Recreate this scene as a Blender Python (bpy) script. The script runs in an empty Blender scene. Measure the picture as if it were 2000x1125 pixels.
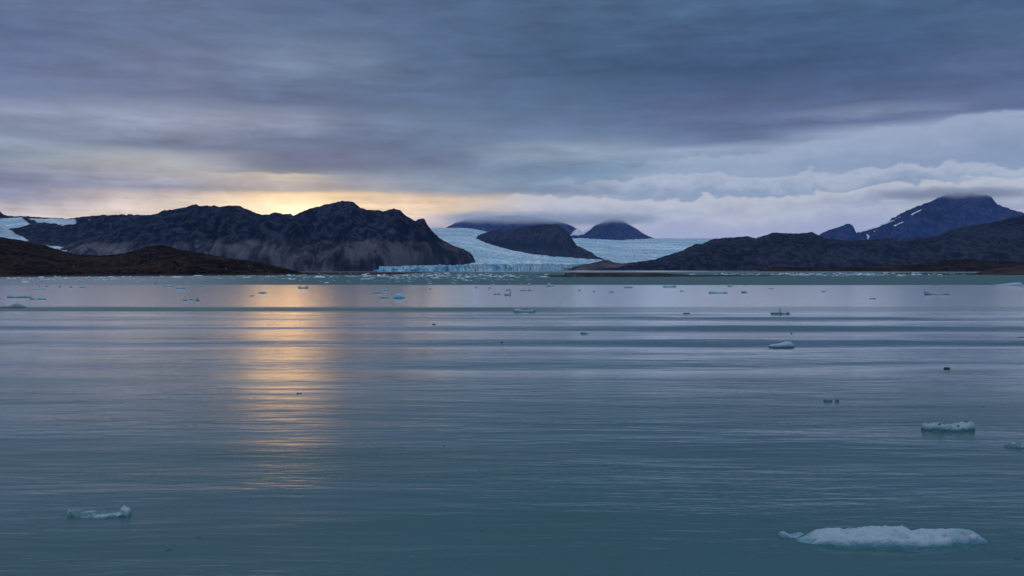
import bpy, math, random
import numpy as np
R = math.radians
sc = bpy.context.scene
COL = sc.collection

# ------------------------------------------------------------------ camera
F = 1732.05            # focal length in pixels of the 2000 px wide photograph (60 degrees)
CAMH = 14.0
HORIZON = 523.0
PITCH = -math.atan((562.5 - HORIZON) / F)
cam_d = bpy.data.cameras.new('camera')
cam = bpy.data.objects.new('camera', cam_d)
COL.objects.link(cam)
cam.location = (0, 0, CAMH)
cam.rotation_euler = (math.pi / 2 + PITCH, 0, 0)
cam_d.sensor_width = 36
cam_d.lens = 36 * F / 2000
cam_d.clip_start = 0.5
cam_d.clip_end = 200000
sc.camera = cam
CP, SP = math.cos(PITCH), math.sin(PITCH)


def slopes(px, py):
    """horizontal and vertical slope (per metre of Y) of the line of sight"""
    px = np.asarray(px, float); py = np.asarray(py, float)
    a = (px - 1000) / F
    b = (562.5 - py) / F
    y = CP - b * SP
    return a / y, (SP + b * CP) / y


def at(px, py):
    sx, sz = slopes(px, py)
    Y = -CAMH / sz
    return float(sx * Y), float(Y)


def zat(px, py, Y):
    return CAMH + slopes(px, py)[1] * Y


def pix(X, Y, Z):
    """photo pixel of a point"""
    dz = Z - CAMH
    fw = Y * CP + dz * SP
    up = -Y * SP + dz * CP
    return 1000 + F * X / fw, 562.5 - F * up / fw


def lin(c):
    return tuple((v / 255 / 12.92) if v / 255 < 0.04045 else ((v / 255 + 0.055) / 1.055) ** 2.4 for v in c)


# ------------------------------------------------------------------ nodes
class NT:
    def __init__(self, tree):
        self.t = tree; self.n = tree.nodes; self.l = tree.links

    def new(self, kind, **kw):
        n = self.n.new(kind)
        for k, v in kw.items():
            setattr(n, k, v)
        return n

    def put(self, sock, v):
        if hasattr(v, 'is_output'):
            self.l.new(v, sock)
        elif isinstance(v, (tuple, list)) and len(v) == 3 and sock.type == 'RGBA':
            sock.default_value = (*v, 1)
        else:
            sock.default_value = v

    def math(self, op, a, b=None, c=None, clamp=False):
        n = self.new('ShaderNodeMath', operation=op, use_clamp=clamp)
        self.put(n.inputs[0], a)
        if b is not None: self.put(n.inputs[1], b)
        if c is not None: self.put(n.inputs[2], c)
        return n.outputs[0]

    def vmath(self, op, a, b=None):
        n = self.new('ShaderNodeVectorMath', operation=op)
        self.put(n.inputs[0], a)
        if b is not None: self.put(n.inputs[1], b)
        return n.outputs[0]

    def comb(self, x, y, z=0.0):
        n = self.new('ShaderNodeCombineXYZ')
        for s, v in zip(n.inputs, (x, y, z)): self.put(s, v)
        return n.outputs[0]

    def sep(self, v):
        n = self.new('ShaderNodeSeparateXYZ'); self.put(n.inputs[0], v)
        return n.outputs

    def noise(self, vec, scale=1.0, detail=4.0, rough=0.5, dist=0.0, lac=2.0):
        n = self.new('ShaderNodeTexNoise')
        self.put(n.inputs['Vector'], vec)
        n.inputs['Scale'].default_value = scale
        n.inputs['Detail'].default_value = detail
        n.inputs['Roughness'].default_value = rough
        n.inputs['Distortion'].default_value = dist
        n.inputs['Lacunarity'].default_value = lac
        return n.outputs[0]

    def voronoi(self, vec, scale=1.0, feature='F1', rnd=1.0):
        n = self.new('ShaderNodeTexVoronoi', feature=feature)
        self.put(n.inputs['Vector'], vec)
        n.inputs['Scale'].default_value = scale
        n.inputs['Randomness'].default_value = rnd
        return n.outputs[0]

    def step(self, v, a, b, c=0.0, d=1.0, smooth=True):
        n = self.new('ShaderNodeMapRange', interpolation_type='SMOOTHSTEP' if smooth else 'LINEAR')
        self.put(n.inputs[0], v)
        for i, q in enumerate((a, b, c, d)): self.put(n.inputs[i + 1], q)
        return n.outputs[0]

    def mix(self, f, a, b, mode='MIX'):
        n = self.new('ShaderNodeMix', data_type='RGBA', blend_type=mode)
        self.put(n.inputs[0], f); self.put(n.inputs[6], a); self.put(n.inputs[7], b)
        return n.outputs[2]

    def ramp(self, v, stops, interp='LINEAR'):
        n = self.new('ShaderNodeValToRGB')
        cr = n.color_ramp; cr.interpolation = interp
        while len(cr.elements) < len(stops): cr.elements.new(0.5)
        while len(cr.elements) > len(stops): cr.elements.remove(cr.elements[-1])
        for e, (p, c) in zip(cr.elements, sorted(stops)):
            e.position = p; e.color = (*c, 1)
        self.put(n.inputs[0], v)
        return n.outputs[0]


# ------------------------------------------------------------------ world: dusk overcast
SUN_PX, SUN_EL = 564.0, 4.3
SUN_AZ = math.atan((SUN_PX - 1000) / F)
SUN_STRENGTH = 0.060
world = bpy.data.worlds.new('World')
sc.world = world
world.use_nodes = True
w = NT(world.node_tree)
w.n.clear()
tc = w.new('ShaderNodeTexCoord')
dx, dy, dz = w.sep(w.vmath('NORMALIZE', tc.outputs['Generated']))
az = w.math('ARCTAN2', dx, dy)
el = w.math('ARCSINE', dz)
elc = w.math('MAXIMUM', el, 0.0)

SKY = {
    0: [(0, 98, 110, 140), (60, 90, 102, 135), (130, 102, 110, 143), (180, 112, 119, 150), (215, 141, 144, 167), (238, 128, 133, 155),
        (258, 120, 128, 150), (270, 143, 148, 165), (290, 116, 128, 144), (312, 132, 135, 150), (345, 113, 120, 143), (385, 126, 129, 150),
        (402, 172, 166, 170), (422, 196, 187, 182)],
    300: [(0, 96, 108, 138), (60, 94, 107, 138), (130, 106, 115, 145), (185, 100, 110, 140), (222, 139, 143, 165), (255, 134, 139, 160),
          (285, 100, 110, 135), (303, 160, 158, 165), (322, 166, 162, 164), (347, 150, 150, 160), (364, 122, 127, 148), (380, 178, 168, 162),
          (400, 200, 187, 175), (425, 205, 192, 180)],
    575: [(0, 85, 102, 135), (60, 92, 110, 140), (120, 111, 126, 151), (165, 92, 109, 140), (200, 80, 98, 130), (226, 126, 132, 156), (247, 122, 130, 154),
          (272, 88, 104, 134), (300, 88, 99, 128), (326, 84, 97, 124), (338, 112, 114, 130), (342, 182, 170, 152), (358, 168, 160, 153),
          (374, 168, 158, 150), (378, 216, 187, 148), (395, 226, 204, 165), (412, 240, 224, 186), (440, 235, 215, 175)],
    700: [(0, 82, 100, 132), (60, 86, 105, 136), (115, 104, 121, 147), (160, 88, 107, 138), (200, 80, 99, 131), (235, 104, 117, 145),
          (272, 84, 101, 131), (300, 88, 99, 128), (326, 86, 98, 125), (340, 118, 124, 140), (358, 140, 142, 150),
          (373, 150, 148, 148), (379, 210, 182, 144), (395, 206, 183, 152), (412, 214, 188, 158), (440, 200, 178, 165)],
    850: [(0, 78, 98, 128), (100, 82, 103, 135), (200, 84, 104, 135), (250, 98, 118, 145), (280, 85, 102, 130), (318, 89, 103, 130), (335, 108, 122, 145),
          (352, 124, 137, 154), (371, 124, 134, 150), (378, 152, 146, 150), (390, 214, 184, 150), (410, 208, 184, 156), (432, 170, 158, 165), (450, 150, 145, 165)],
    1100: [(0, 75, 97, 125), (100, 66, 88, 118), (150, 64, 86, 116), (200, 81, 102, 130), (240, 92, 108, 138), (265, 104, 121, 148), (286, 138, 149, 166),
           (310, 128, 141, 161), (335, 104, 124, 150), (355, 120, 138, 160), (374, 105, 118, 141), (386, 165, 162, 170), (402, 186, 176, 178),
           (422, 168, 162, 174), (440, 128, 128, 163), (460, 120, 124, 165)],
    1400: [(0, 75, 97, 128), (100, 65, 85, 118), (150, 63, 83, 115), (200, 84, 95, 128), (260, 92, 103, 135), (282, 96, 109, 141), (295, 146, 154, 176),
           (315, 140, 152, 172), (327, 118, 134, 160), (341, 156, 161, 179), (356, 133, 144, 168), (377, 123, 137, 165), (391, 168, 167, 180),
           (420, 162, 162, 179), (440, 140, 142, 171), (460, 152, 152, 180)],
    1700: [(0, 72, 95, 125), (100, 68, 88, 122), (150, 72, 88, 120), (200, 89, 99, 132), (222, 122, 130, 157), (240, 98, 106, 139), (258, 150, 156, 179),
           (290, 150, 158, 180), (322, 126, 137, 163), (340, 168, 168, 182), (354, 148, 151, 172), (374, 172, 171, 184), (400, 165, 166, 181),
           (430, 166, 167, 184), (455, 150, 155, 186)],
    2000: [(0, 72, 92, 122), (60, 78, 98, 128), (100, 84, 97, 130), (140, 84, 96, 130), (180, 94, 104, 138), (212, 95, 103, 138), (223, 152, 157, 181),
           (250, 146, 151, 178), (272, 134, 141, 170), (310, 118, 131, 160), (335, 150, 155, 173), (350, 178, 178, 188), (390, 160, 162, 181), (415, 152, 157, 182)],
}
ELMAX = 0.32
# clouds are torn by noise: the layer that is looked up shifts up and down along the sky
cvec = w.comb(w.math('MULTIPLY', az, 2.2), w.math('MULTIPLY', el, 16.0), 3.7)
w1 = w.noise(cvec, 1.6, 5, 0.55, 0.4)
cvec2 = w.comb(w.math('MULTIPLY', az, 9.0), w.math('MULTIPLY', el, 42.0), 1.3)
w2 = w.noise(cvec2, 1.5, 6, 0.6, 0.3)
cvec3 = w.comb(w.math('MULTIPLY', az, 20.0), w.math('MULTIPLY', el, 44.0), 8.3)
w3 = w.noise(cvec3, 1.2, 7, 0.6, 0.5)
amp1 = w.step(el, 0.05, 0.25, 0.007, 0.028)
amp2 = w.step(el, 0.03, 0.25, 0.008, 0.022)
puffy = w.math('MULTIPLY', w.step(az, -0.12, 0.1), w.step(el, 0.11, 0.05))
elw = w.math('ADD', el, w.math('MULTIPLY', w.math('SUBTRACT', w1, 0.5), amp1))
elw = w.math('ADD', elw, w.math('MULTIPLY', w.math('SUBTRACT', w2, 0.5), amp2))
elw = w.math('ADD', elw, w.math('MULTIPLY', w.math('SUBTRACT', w3, 0.5), w.math('MULTIPLY', puffy, 0.034)))
t = w.math('DIVIDE', elw, ELMAX, clamp=True)
azw = w.math('ADD', az, w.math('MULTIPLY', w.math('SUBTRACT', w1, 0.5), 0.09))
col = None
keys = sorted(SKY)
prev = None
for k in keys:
    stops = []
    for (py, r, g, b) in SKY[k]:
        e = math.atan((HORIZON - py) / math.hypot(k - 1000, F))
        stops.append((min(1, e / ELMAX), lin((r, g, b))))
    rp = w.ramp(t, stops)
    if col is None:
        col = rp
    else:
        a0 = math.atan((prev - 1000) / F); a1 = math.atan((k - 1000) / F)
        col = w.mix(w.step(azw, a0, a1), col, rp)
    prev = k
# streaks and lumps inside the layers
tex = w.math('ADD', w.math('MULTIPLY', w.math('SUBTRACT', w2, 0.5), 0.85), 1.0)
cvec4 = w.comb(w.math('MULTIPLY', az, 5.0), w.math('MULTIPLY', el, 95.0), 6.1)
w4 = w.noise(cvec4, 1.0, 5, 0.6, 0.35)
tex = w.math('MULTIPLY', tex, w.math('ADD', w.math('MULTIPLY', w.math('SUBTRACT', w4, 0.5), 0.22), 1.0))
tex3 = w.math('ADD', w.math('MULTIPLY', w.math('MULTIPLY', w.math('SUBTRACT', w3, 0.5), puffy), 1.1), 1.0)
col = w.mix(1.0, col, w.comb(tex, tex, tex), 'MULTIPLY')
col = w.mix(1.0, col, w.comb(tex3, tex3, tex3), 'MULTIPLY')

# banks of low cloud on the right: each has a lumpy bright upper edge and a greyer body below it
LAYERS = [
    ([(1150, 330), (1300, 310), (1380, 300), (1500, 290), (1600, 272), (1700, 252), (1780, 242), (1880, 226), (2000, 217), (2150, 222)], 0.010, 0.006, 0.040, (157, 163, 185), (136, 146, 172), 0.75),
    ([(1000, 352), (1150, 345), (1300, 341), (1450, 340), (1560, 338), (1650, 330), (1720, 318), (1760, 306), (1830, 310), (1900, 318), (2000, 330), (2150, 340)], 0.013, 0.004, 0.026, (176, 176, 190), (132, 143, 168), 0.8),
    ([(850, 394), (940, 386), (1000, 384), (1100, 381), (1250, 382), (1400, 379), (1500, 380), (1590, 370), (1660, 362), (1760, 352), (1850, 345), (2000, 350), (2150, 352)], 0.014, 0.004, 0.034, (186, 181, 188), (148, 149, 174), 0.9),
    ([(980, 432), (1100, 420), (1250, 412), (1350, 410), (1480, 412), (1580, 400), (1680, 402), (1760, 395), (1850, 392), (2000, 400), (2150, 400)], 0.013, 0.005, 0.030, (176, 174, 187), (152, 153, 182), 0.75),
]
bvec = w.comb(w.math('MULTIPLY', az, 30.0), w.math('MULTIPLY', el, 52.0), 2.2)
bn = w.noise(bvec, 1.0, 8, 0.58, 0.35)
bvec2 = w.comb(w.math('MULTIPLY', az, 8.0), w.math('MULTIPLY', el, 26.0), 5.2)
bn2 = w.noise(bvec2, 1.0, 4, 0.5, 0.2)
for (pts, amp_, soft, fall, cb, cd, op) in LAYERS:
    st = []
    for (px_, py_) in pts:
        a_ = math.atan((px_ - 1000) / F)
        e_ = math.atan((HORIZON - py_) / math.hypot(px_ - 1000, F))
        st.append(((a_ + 0.6) / 1.2, (e_ / ELMAX,) * 3))
    edge = w.math('MULTIPLY', w.sep(w.ramp(w.math('DIVIDE', w.math('ADD', az, 0.6), 1.2), st, 'EASE'))[0], ELMAX)
    nz_ = w.math('ADD', w.math('MULTIPLY', w.math('SUBTRACT', bn, 0.5), amp_ * 2.6), w.math('MULTIPLY', w.math('SUBTRACT', bn2, 0.5), amp_ * 1.8))
    d_ = w.math('SUBTRACT', w.math('ADD', edge, nz_), el)
    m_ = w.math('MULTIPLY', w.step(d_, 0.0, soft), op)
    first = math.atan((pts[0][0] - 1000) / F); second = math.atan((pts[2][0] - 1000) / F)
    m_ = w.math('MULTIPLY', m_, w.step(az, first, second))
    body_ = w.mix(w.step(w.math('ADD', d_, w.math('MULTIPLY', w.math('SUBTRACT', bn, 0.5), 0.02)), 0.0, fall), lin(cb), lin(cd))
    tint = w.step(az, -0.08, 0.06, 0.35, 1.0)
    body_ = w.mix(tint, lin((206, 176, 158)), body_)
    col = w.mix(m_, col, body_)

lt = w.math('MULTIPLY', w.step(az, 0.0, -0.14), w.step(el, 0.12, 0.07))
tx5 = w.math('ADD', w.math('MULTIPLY', w.math('MULTIPLY', w.math('ADD', w.math('SUBTRACT', bn, 0.5), w.math('MULTIPLY', w.math('SUBTRACT', w4, 0.5), 0.8)), lt), 0.75), 1.0)
col = w.mix(1.0, col, w.comb(tx5, tx5, tx5), 'MULTIPLY')
gain = w.step(el, 0.0, 0.24, 1.45, 1.13)
col = w.mix(1.0, col, w.comb(w.math('MULTIPLY', gain, w.math('ADD', 0.87, w.math('MULTIPLY', lt, 0.11))), w.math('MULTIPLY', gain, 0.975), w.math('MULTIPLY', gain, 1.0)), 'MULTIPLY')
# beyond the frame: an even overcast that brightens overhead as overcast skies do
over = w.noise(w.comb(w.math('MULTIPLY', dx, 2.0), w.math('MULTIPLY', dy, 2.0), 0.4), 1.5, 5, 0.55)
zen = w.mix(over, (0.56, 0.66, 0.84), (0.76, 0.85, 1.0))
side = w.mix(over, (0.17, 0.24, 0.42), (0.28, 0.36, 0.54))
away = w.step(w.math('ABSOLUTE', az), 0.65, 1.3)
col = w.mix(away, col, side)
col = w.mix(w.step(el, 0.32, 1.0), col, zen)
# the thin glow where the sun stands behind the cloud
gx = w.math('DIVIDE', w.math('SUBTRACT', az, math.atan((585 - 1000) / F)), 0.055)
gy = w.math('DIVIDE', w.math('SUBTRACT', el, 0.062), 0.018)
gl = w.math('EXPONENT', w.math('MULTIPLY', w.math('ADD', w.math('MULTIPLY', gx, gx), w.math('MULTIPLY', gy, gy)), -1.0))
gl = w.math('MULTIPLY', gl, w.step(elw, 0.083, 0.079))
col = w.mix(gl, col, w.mix(1.0, col, (0.42, 0.28, 0.12), 'ADD'))
nish = w.new('ShaderNodeTexSky', sky_type='NISHITA')
nish.sun_disc = False
nish.sun_elevation = R(SUN_EL)
nish.sun_rotation = SUN_AZ
bg_sky = w.new('ShaderNodeBackground'); w.l.new(nish.outputs[0], bg_sky.inputs[0]); bg_sky.inputs[1].default_value = 0.05
bg_cld = w.new('ShaderNodeBackground'); w.l.new(col, bg_cld.inputs[0]); bg_cld.inputs[1].default_value = 1.0
mx = w.new('ShaderNodeMixShader'); mx.inputs[0].default_value = 0.95
w.l.new(bg_sky.outputs[0], mx.inputs[1]); w.l.new(bg_cld.outputs[0], mx.inputs[2])
wo = w.new('ShaderNodeOutputWorld'); w.l.new(mx.outputs[0], wo.inputs[0])

sun_d = bpy.data.lights.new('sun', 'SUN')
sun_d.energy = SUN_STRENGTH
sun_d.angle = R(11)
sun_d.color = (1.0, 0.50, 0.11)
sun_d.use_nodes = True
sl = NT(sun_d.node_tree)
SV = (math.cos(R(SUN_EL)) * math.sin(SUN_AZ), math.cos(R(SUN_EL)) * math.cos(SUN_AZ), math.sin(R(SUN_EL)))
dt = sl.math('ABSOLUTE', sl.new('ShaderNodeVectorMath', operation='DOT_PRODUCT').outputs['Value'])
dn = [n for n in sl.n if n.type == 'VECT_MATH'][0]
sl.l.new(sl.new('ShaderNodeNewGeometry').outputs['Incoming'], dn.inputs[0]); dn.inputs[1].default_value = SV
ang = sl.math('DIVIDE', sl.math('ARCCOSINE', sl.math('MINIMUM', dt, 1.0)), R(2.6))
fo = sl.math('EXPONENT', sl.math('MULTIPLY', sl.math('MULTIPLY', ang, ang), -1.0))
em = [n for n in sl.n if n.type == 'EMISSION'][0]
sl.l.new(fo, em.inputs['Strength'])
sun = bpy.data.objects.new('sun', sun_d)
COL.objects.link(sun)
sun.rotation_euler = (math.pi / 2 - R(SUN_EL), 0, math.pi - SUN_AZ)

sc.view_settings.view_transform = 'Standard'
sc.view_settings.look = 'None'
sc.view_settings.exposure = 0
sc.view_settings.gamma = 1
sc.view_settings.use_curve_mapping = False
sc.cycles.max_bounces = 20
sc.cycles.diffuse_bounces = 3
sc.cycles.glossy_bounces = 3
sc.cycles.volume_bounces = 18
sc.cycles.sample_clamp_indirect = 4

# ------------------------------------------------------------------ noise
_rs = np.random.RandomState(7)
_P = _rs.permutation(512).astype(np.int64)
_G = np.stack([np.cos(np.arange(512) * 2.399963), np.sin(np.arange(512) * 2.399963)], 1)


def perlin(x, y):
    xi = np.floor(x).astype(np.int64); yi = np.floor(y).astype(np.int64)
    xf = x - xi; yf = y - yi
    u = xf ** 3 * (xf * (xf * 6 - 15) + 10); v = yf ** 3 * (yf * (yf * 6 - 15) + 10)

    def g(ix, iy, fx, fy):
        h = _P[(_P[ix & 511] + iy) & 511]
        gg = _G[h]
        return gg[..., 0] * fx + gg[..., 1] * fy
    a = g(xi, yi, xf, yf); b = g(xi + 1, yi, xf - 1, yf)
    c = g(xi, yi + 1, xf, yf - 1); d = g(xi + 1, yi + 1, xf - 1, yf - 1)
    return (a + u * (b - a)) + v * ((c + u * (d - c)) - (a + u * (b - a)))


def fbm(x, y, oct=5, gain=0.5, lac=2.03):
    s = 0; a = 1.0; n = 0
    for i in range(oct):
        s = s + a * perlin(x + 17.3 * i, y - 9.1 * i); n += a
        x = x * lac; y = y * lac; a *= gain
    return s / n * 1.6


def ridged(x, y, oct=5, gain=0.5, lac=2.03):
    s = 0; a = 1.0; n = 0
    for i in range(oct):
        s = s + a * (1 - 2 * np.abs(perlin(x + 31.7 * i, y + 12.9 * i))); n += a
        x = x * lac; y = y * lac; a *= gain
    return s / n


def sstep(x, a, b):
    q = np.clip((x - a) / (b - a), 0, 1)
    return q * q * (3 - 2 * q)


# ------------------------------------------------------------------ objects
def mesh(name, co, faces, mat=None, parent=None, smooth=True):
    me = bpy.data.meshes.new(name)
    me.from_pydata([tuple(c) for c in co], [], faces) if not isinstance(co, np.ndarray) else fill(me, co, faces)
    if mat: me.materials.append(mat)
    me.polygons.foreach_set('use_smooth', [smooth] * len(me.polygons))
    me.update()
    o = bpy.data.objects.new(name, me)
    COL.objects.link(o)
    if parent: o.parent = parent
    return o


def fill(me, co, faces):
    faces = np.asarray(faces, np.int32)
    n, k = faces.shape
    me.vertices.add(len(co)); me.vertices.foreach_set('co', np.asarray(co, np.float32).ravel())
    me.loops.add(n * k); me.loops.foreach_set('vertex_index', faces.ravel())
    me.polygons.add(n)
    me.polygons.foreach_set('loop_start', np.arange(0, n * k, k, dtype=np.int32))
    me.update(calc_edges=True)
    me.validate()


def grid_faces(nr, nc):
    i = np.arange(nr - 1)[:, None] * nc + np.arange(nc - 1)[None, :]
    return np.stack([i, i + 1, i + nc + 1, i + nc], -1).reshape(-1, 4)


def tag(o, label=None, cat=None, group=None, kind=None):
    if label: o['label'] = label
    if cat: o['category'] = cat
    if group: o['group'] = group
    if kind: o['kind'] = kind
    return o


# ------------------------------------------------------------------ materials
def new_mat(name):
    m = bpy.data.materials.new(name); m.use_nodes = True
    t = NT(m.node_tree); t.n.clear()
    out = t.new('ShaderNodeOutputMaterial')
    return m, t, out


def principled(t, out, color, rough=0.8, bump=None, spec=0.3):
    b = t.new('ShaderNodeBsdfPrincipled')
    t.put(b.inputs['Base Color'], color)
    t.put(b.inputs['Roughness'], rough)
    t.put(b.inputs['Specular IOR Level'], spec)
    if bump is not None: t.l.new(bump, b.inputs['Normal'])
    t.l.new(b.outputs[0], out.inputs[0])
    return b


def bumpn(t, h, dist, strength=1.0, normal=None):
    b = t.new('ShaderNodeBump')
    t.put(b.inputs['Height'], h)
    b.inputs['Distance'].default_value = dist
    t.put(b.inputs['Strength'], strength)
    if normal is not None: t.l.new(normal, b.inputs['Normal'])
    return b.outputs[0]


def rock_mat(name, dark, light, scree, size, trim=None, bump=10.0, scree_amt=0.5, strand=None):
    """dark cliffs, paler worn rock (below the trim line when there is one), scree on the easier slopes"""
    m, t, out = new_mat(name)
    pos = t.new('ShaderNodeNewGeometry').outputs['Position']
    nrm = t.new('ShaderNodeNewGeometry').outputs['Normal']
    x, y, z = t.sep(pos)
    nz = t.sep(nrm)[2]
    big = t.noise(pos, 1 / size, 5, 0.55, 0.3)
    med = t.noise(pos, 6 / size, 6, 0.65, 0.2)
    stv = t.comb(t.math('MULTIPLY', x, 1.0), t.math('MULTIPLY', y, 0.5), t.math('MULTIPLY', z, 0.16))
    stk = t.noise(stv, 16 / size, 5, 0.6, 0.6)
    col = t.mix(t.step(big, 0.42, 0.62), dark, light)
    if trim:
        zz = t.math('ADD', z, t.math('MULTIPLY', t.math('SUBTRACT', med, 0.5), trim * 0.9))
        zz = t.math('ADD', zz, t.math('MULTIPLY', t.math('SUBTRACT', big, 0.5), trim * 1.2))
        low = t.step(zz, trim * 1.12, trim * 0.88)
        col = t.mix(t.math('MULTIPLY', t.math('SUBTRACT', 1.0, low), 0.75), col, dark)
        col = t.mix(t.math('MULTIPLY', low, t.step(t.math('ADD', t.math('MULTIPLY', stk, 0.35), t.math('MULTIPLY', t.noise(pos, 2.2 / size, 5, 0.6, 0.6), 0.65)), 0.42, 0.58, 0.15, 1.0)), col, scree)
    sl = t.step(nz, 0.62, 0.86)
    sl = t.math('MULTIPLY', sl, t.step(stk, 0.42, 0.60))
    col = t.mix(t.math('MULTIPLY', sl, scree_amt), col, scree)
    v = t.math('ADD', t.math('MULTIPLY', t.math('SUBTRACT', med, 0.5), 0.9), 1.0)
    v = t.math('ADD', v, t.math('MULTIPLY', t.math('SUBTRACT', big, 0.5), 1.8))
    v = t.math('ADD', v, t.math('MULTIPLY', t.math('SUBTRACT', stk, 0.5), 1.5))
    v = t.math('MAXIMUM', v, 0.25)
    col = t.mix(1.0, col, t.comb(v, v, v), 'MULTIPLY')
    if strand:
        col = t.mix(t.step(t.math('ADD', z, t.math('MULTIPLY', t.math('SUBTRACT', med, 0.5), 5.0)), 3.4, 2.0), col, strand)
    fine = t.noise(pos, 30 / size, 6, 0.7)
    h = t.math('ADD', t.math('MULTIPLY', med, 1.0), t.math('MULTIPLY', fine, 0.35))
    h = t.math('ADD', h, t.math('MULTIPLY', stk, 0.9))
    principled(t, out, col, 0.95, bumpn(t, h, bump), 0.0)
    return m


def snow_mat(name='snow', a=(0.62, 0.70, 0.78), b=(0.82, 0.86, 0.90)):
    m, t, out = new_mat(name)
    pos = t.new('ShaderNodeNewGeometry').outputs['Position']
    n = t.noise(pos, 0.02, 5, 0.6)
    principled(t, out, t.mix(t.step(n, 0.35, 0.65), a, b), 0.7)
    return m


def glacier_mat(name, blue=0.5):
    m, t, out = new_mat(name)
    g = t.new('ShaderNodeNewGeometry')
    pos = g.outputs['Position']; nz = t.sep(g.outputs['Normal'])[2]
    x, y, z = t.sep(pos)
    big = t.noise(pos, 0.0016, 4, 0.5, 0.4)
    med = t.noise(t.comb(t.math('MULTIPLY', x, 0.6), y, 0), 0.013, 6, 0.65, 0.5)
    fine = t.noise(pos, 0.06, 5, 0.7)
    cr = t.voronoi(t.comb(t.math('MULTIPLY', x, 0.5), y, 0), 0.030, 'DISTANCE_TO_EDGE')
    col = t.mix(t.step(big, 0.35, 0.65), (0.50, 0.68, 0.76), (0.78, 0.86, 0.90))
    col = t.mix(t.step(med, 0.44, 0.62, 0.0, 0.85), col, (0.26, 0.56, 0.72))
    col = t.mix(t.step(cr, 0.12, 0.02, 0.0, 0.6), col, (0.16, 0.42, 0.58))
    col = t.mix(t.step(fine, 0.54, 0.68, 0.0, 0.7), col, (0.18, 0.28, 0.36))
    strip = t.noise(t.comb(t.math('MULTIPLY', x, 0.0009), t.math('MULTIPLY', y, 0.0034), 4.0), 1.0, 5, 0.6, 0.5)
    col = t.mix(t.math('MULTIPLY', t.step(strip, 0.52, 0.62), t.step(fine, 0.35, 0.6, 0.3, 0.9)), col, (0.34, 0.42, 0.50))
    col = t.mix(t.step(strip, 0.46, 0.38, 0.0, 0.6), col, (0.82, 0.90, 0.94))
    steep = t.step(nz, 0.80, 0.45)
    col = t.mix(t.math('MULTIPLY', steep, 0.6), col, (0.12, 0.46, 0.64))
    h = t.math('ADD', med, t.math('MULTIPLY', fine, 0.4))
    h = t.math('ADD', h, t.step(cr, 0.0, 0.25, 0.0, 0.8))
    principled(t, out, col, 0.6, bumpn(t, h, 9.0), 0.3)
    return m


def cliff_mat():
    m, t, out = new_mat('blue_ice_wall')
    g = t.new('ShaderNodeNewGeometry')
    x, y, z = t.sep(g.outputs['Position'])
    v = t.noise(t.comb(x, y, t.math('MULTIPLY', z, 0.35)), 0.05, 6, 0.65, 0.6)
    patch = t.noise(t.comb(x, y, 0), 0.006, 3, 0.5)
    col = t.mix(t.step(v, 0.38, 0.62), (0.20, 0.55, 0.70), (0.74, 0.86, 0.90))
    deep = t.math('MULTIPLY', t.step(patch, 0.52, 0.60), t.step(z, 34, 14))
    col = t.mix(t.math('MULTIPLY', deep, 0.85), col, (0.05, 0.42, 0.62))
    cap = t.step(t.math('ADD', z, t.math('MULTIPLY', t.math('SUBTRACT', v, 0.5), 24)), 22, 34)
    col = t.mix(t.math('MULTIPLY', cap, 0.85), col, (0.60, 0.70, 0.76))
    dirt = t.noise(g.outputs['Position'], 0.10, 4, 0.7)
    col = t.mix(t.step(dirt, 0.60, 0.72, 0.0, 0.6), col, (0.14, 0.30, 0.38))
    principled(t, out, col, 0.45, bumpn(t, v, 6.0), 0.4)
    return m


def ice_mat(name, white, body, tint_h=0.5, dirt=0.0):
    """floe ice: snow-white crust on top, clear blue-green body at the waterline"""
    m, t, out = new_mat(name)
    tc = t.new('ShaderNodeTexCoord')
    g = t.new('ShaderNodeNewGeometry')
    ob = tc.outputs['Object']
    z = t.sep(g.outputs['Position'])[2]
    nz = t.sep(g.outputs['Normal'])[2]
    n = t.noise(ob, 1.2, 6, 0.62, 0.4)
    f = t.noise(ob, 6.0, 5, 0.65)
    zz = t.math('ADD', z, t.math('MULTIPLY', t.math('SUBTRACT', n, 0.5), tint_h * 1.6))
    up = t.step(zz, tint_h * 0.15, tint_h)
    up = t.math('MAXIMUM', up, t.math('MULTIPLY', t.step(nz, 0.3, 0.9), t.step(n, 0.46, 0.60)))
    col = t.mix(up, body, white)
    col = t.mix(t.step(f, 0.55, 0.75, 0.0, 0.15), col, body)
    lowf = t.noise(ob, 0.45, 4, 0.55, 0.5)
    col = t.mix(t.step(lowf, 0.52, 0.66, 0.0, 0.5), col, body)
    if dirt:
        d = t.noise(ob, 2.3, 5, 0.7)
        col = t.mix(t.step(d, 0.60 - 0.2 * dirt, 0.72, 0.0, 0.9), col, (0.05, 0.055, 0.06))
    principled(t, out, col, t.step(up, 0, 1, 0.18, 0.55), bumpn(t, t.math('ADD', n, t.math('MULTIPLY', f, 0.12)), 0.28), 0.5)
    return m


# ------------------------------------------------------------------ terrain from ridges
def prof(pts, px):
    p = np.array(pts, float)
    return np.interp(px, p[:, 0], p[:, 1])


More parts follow.
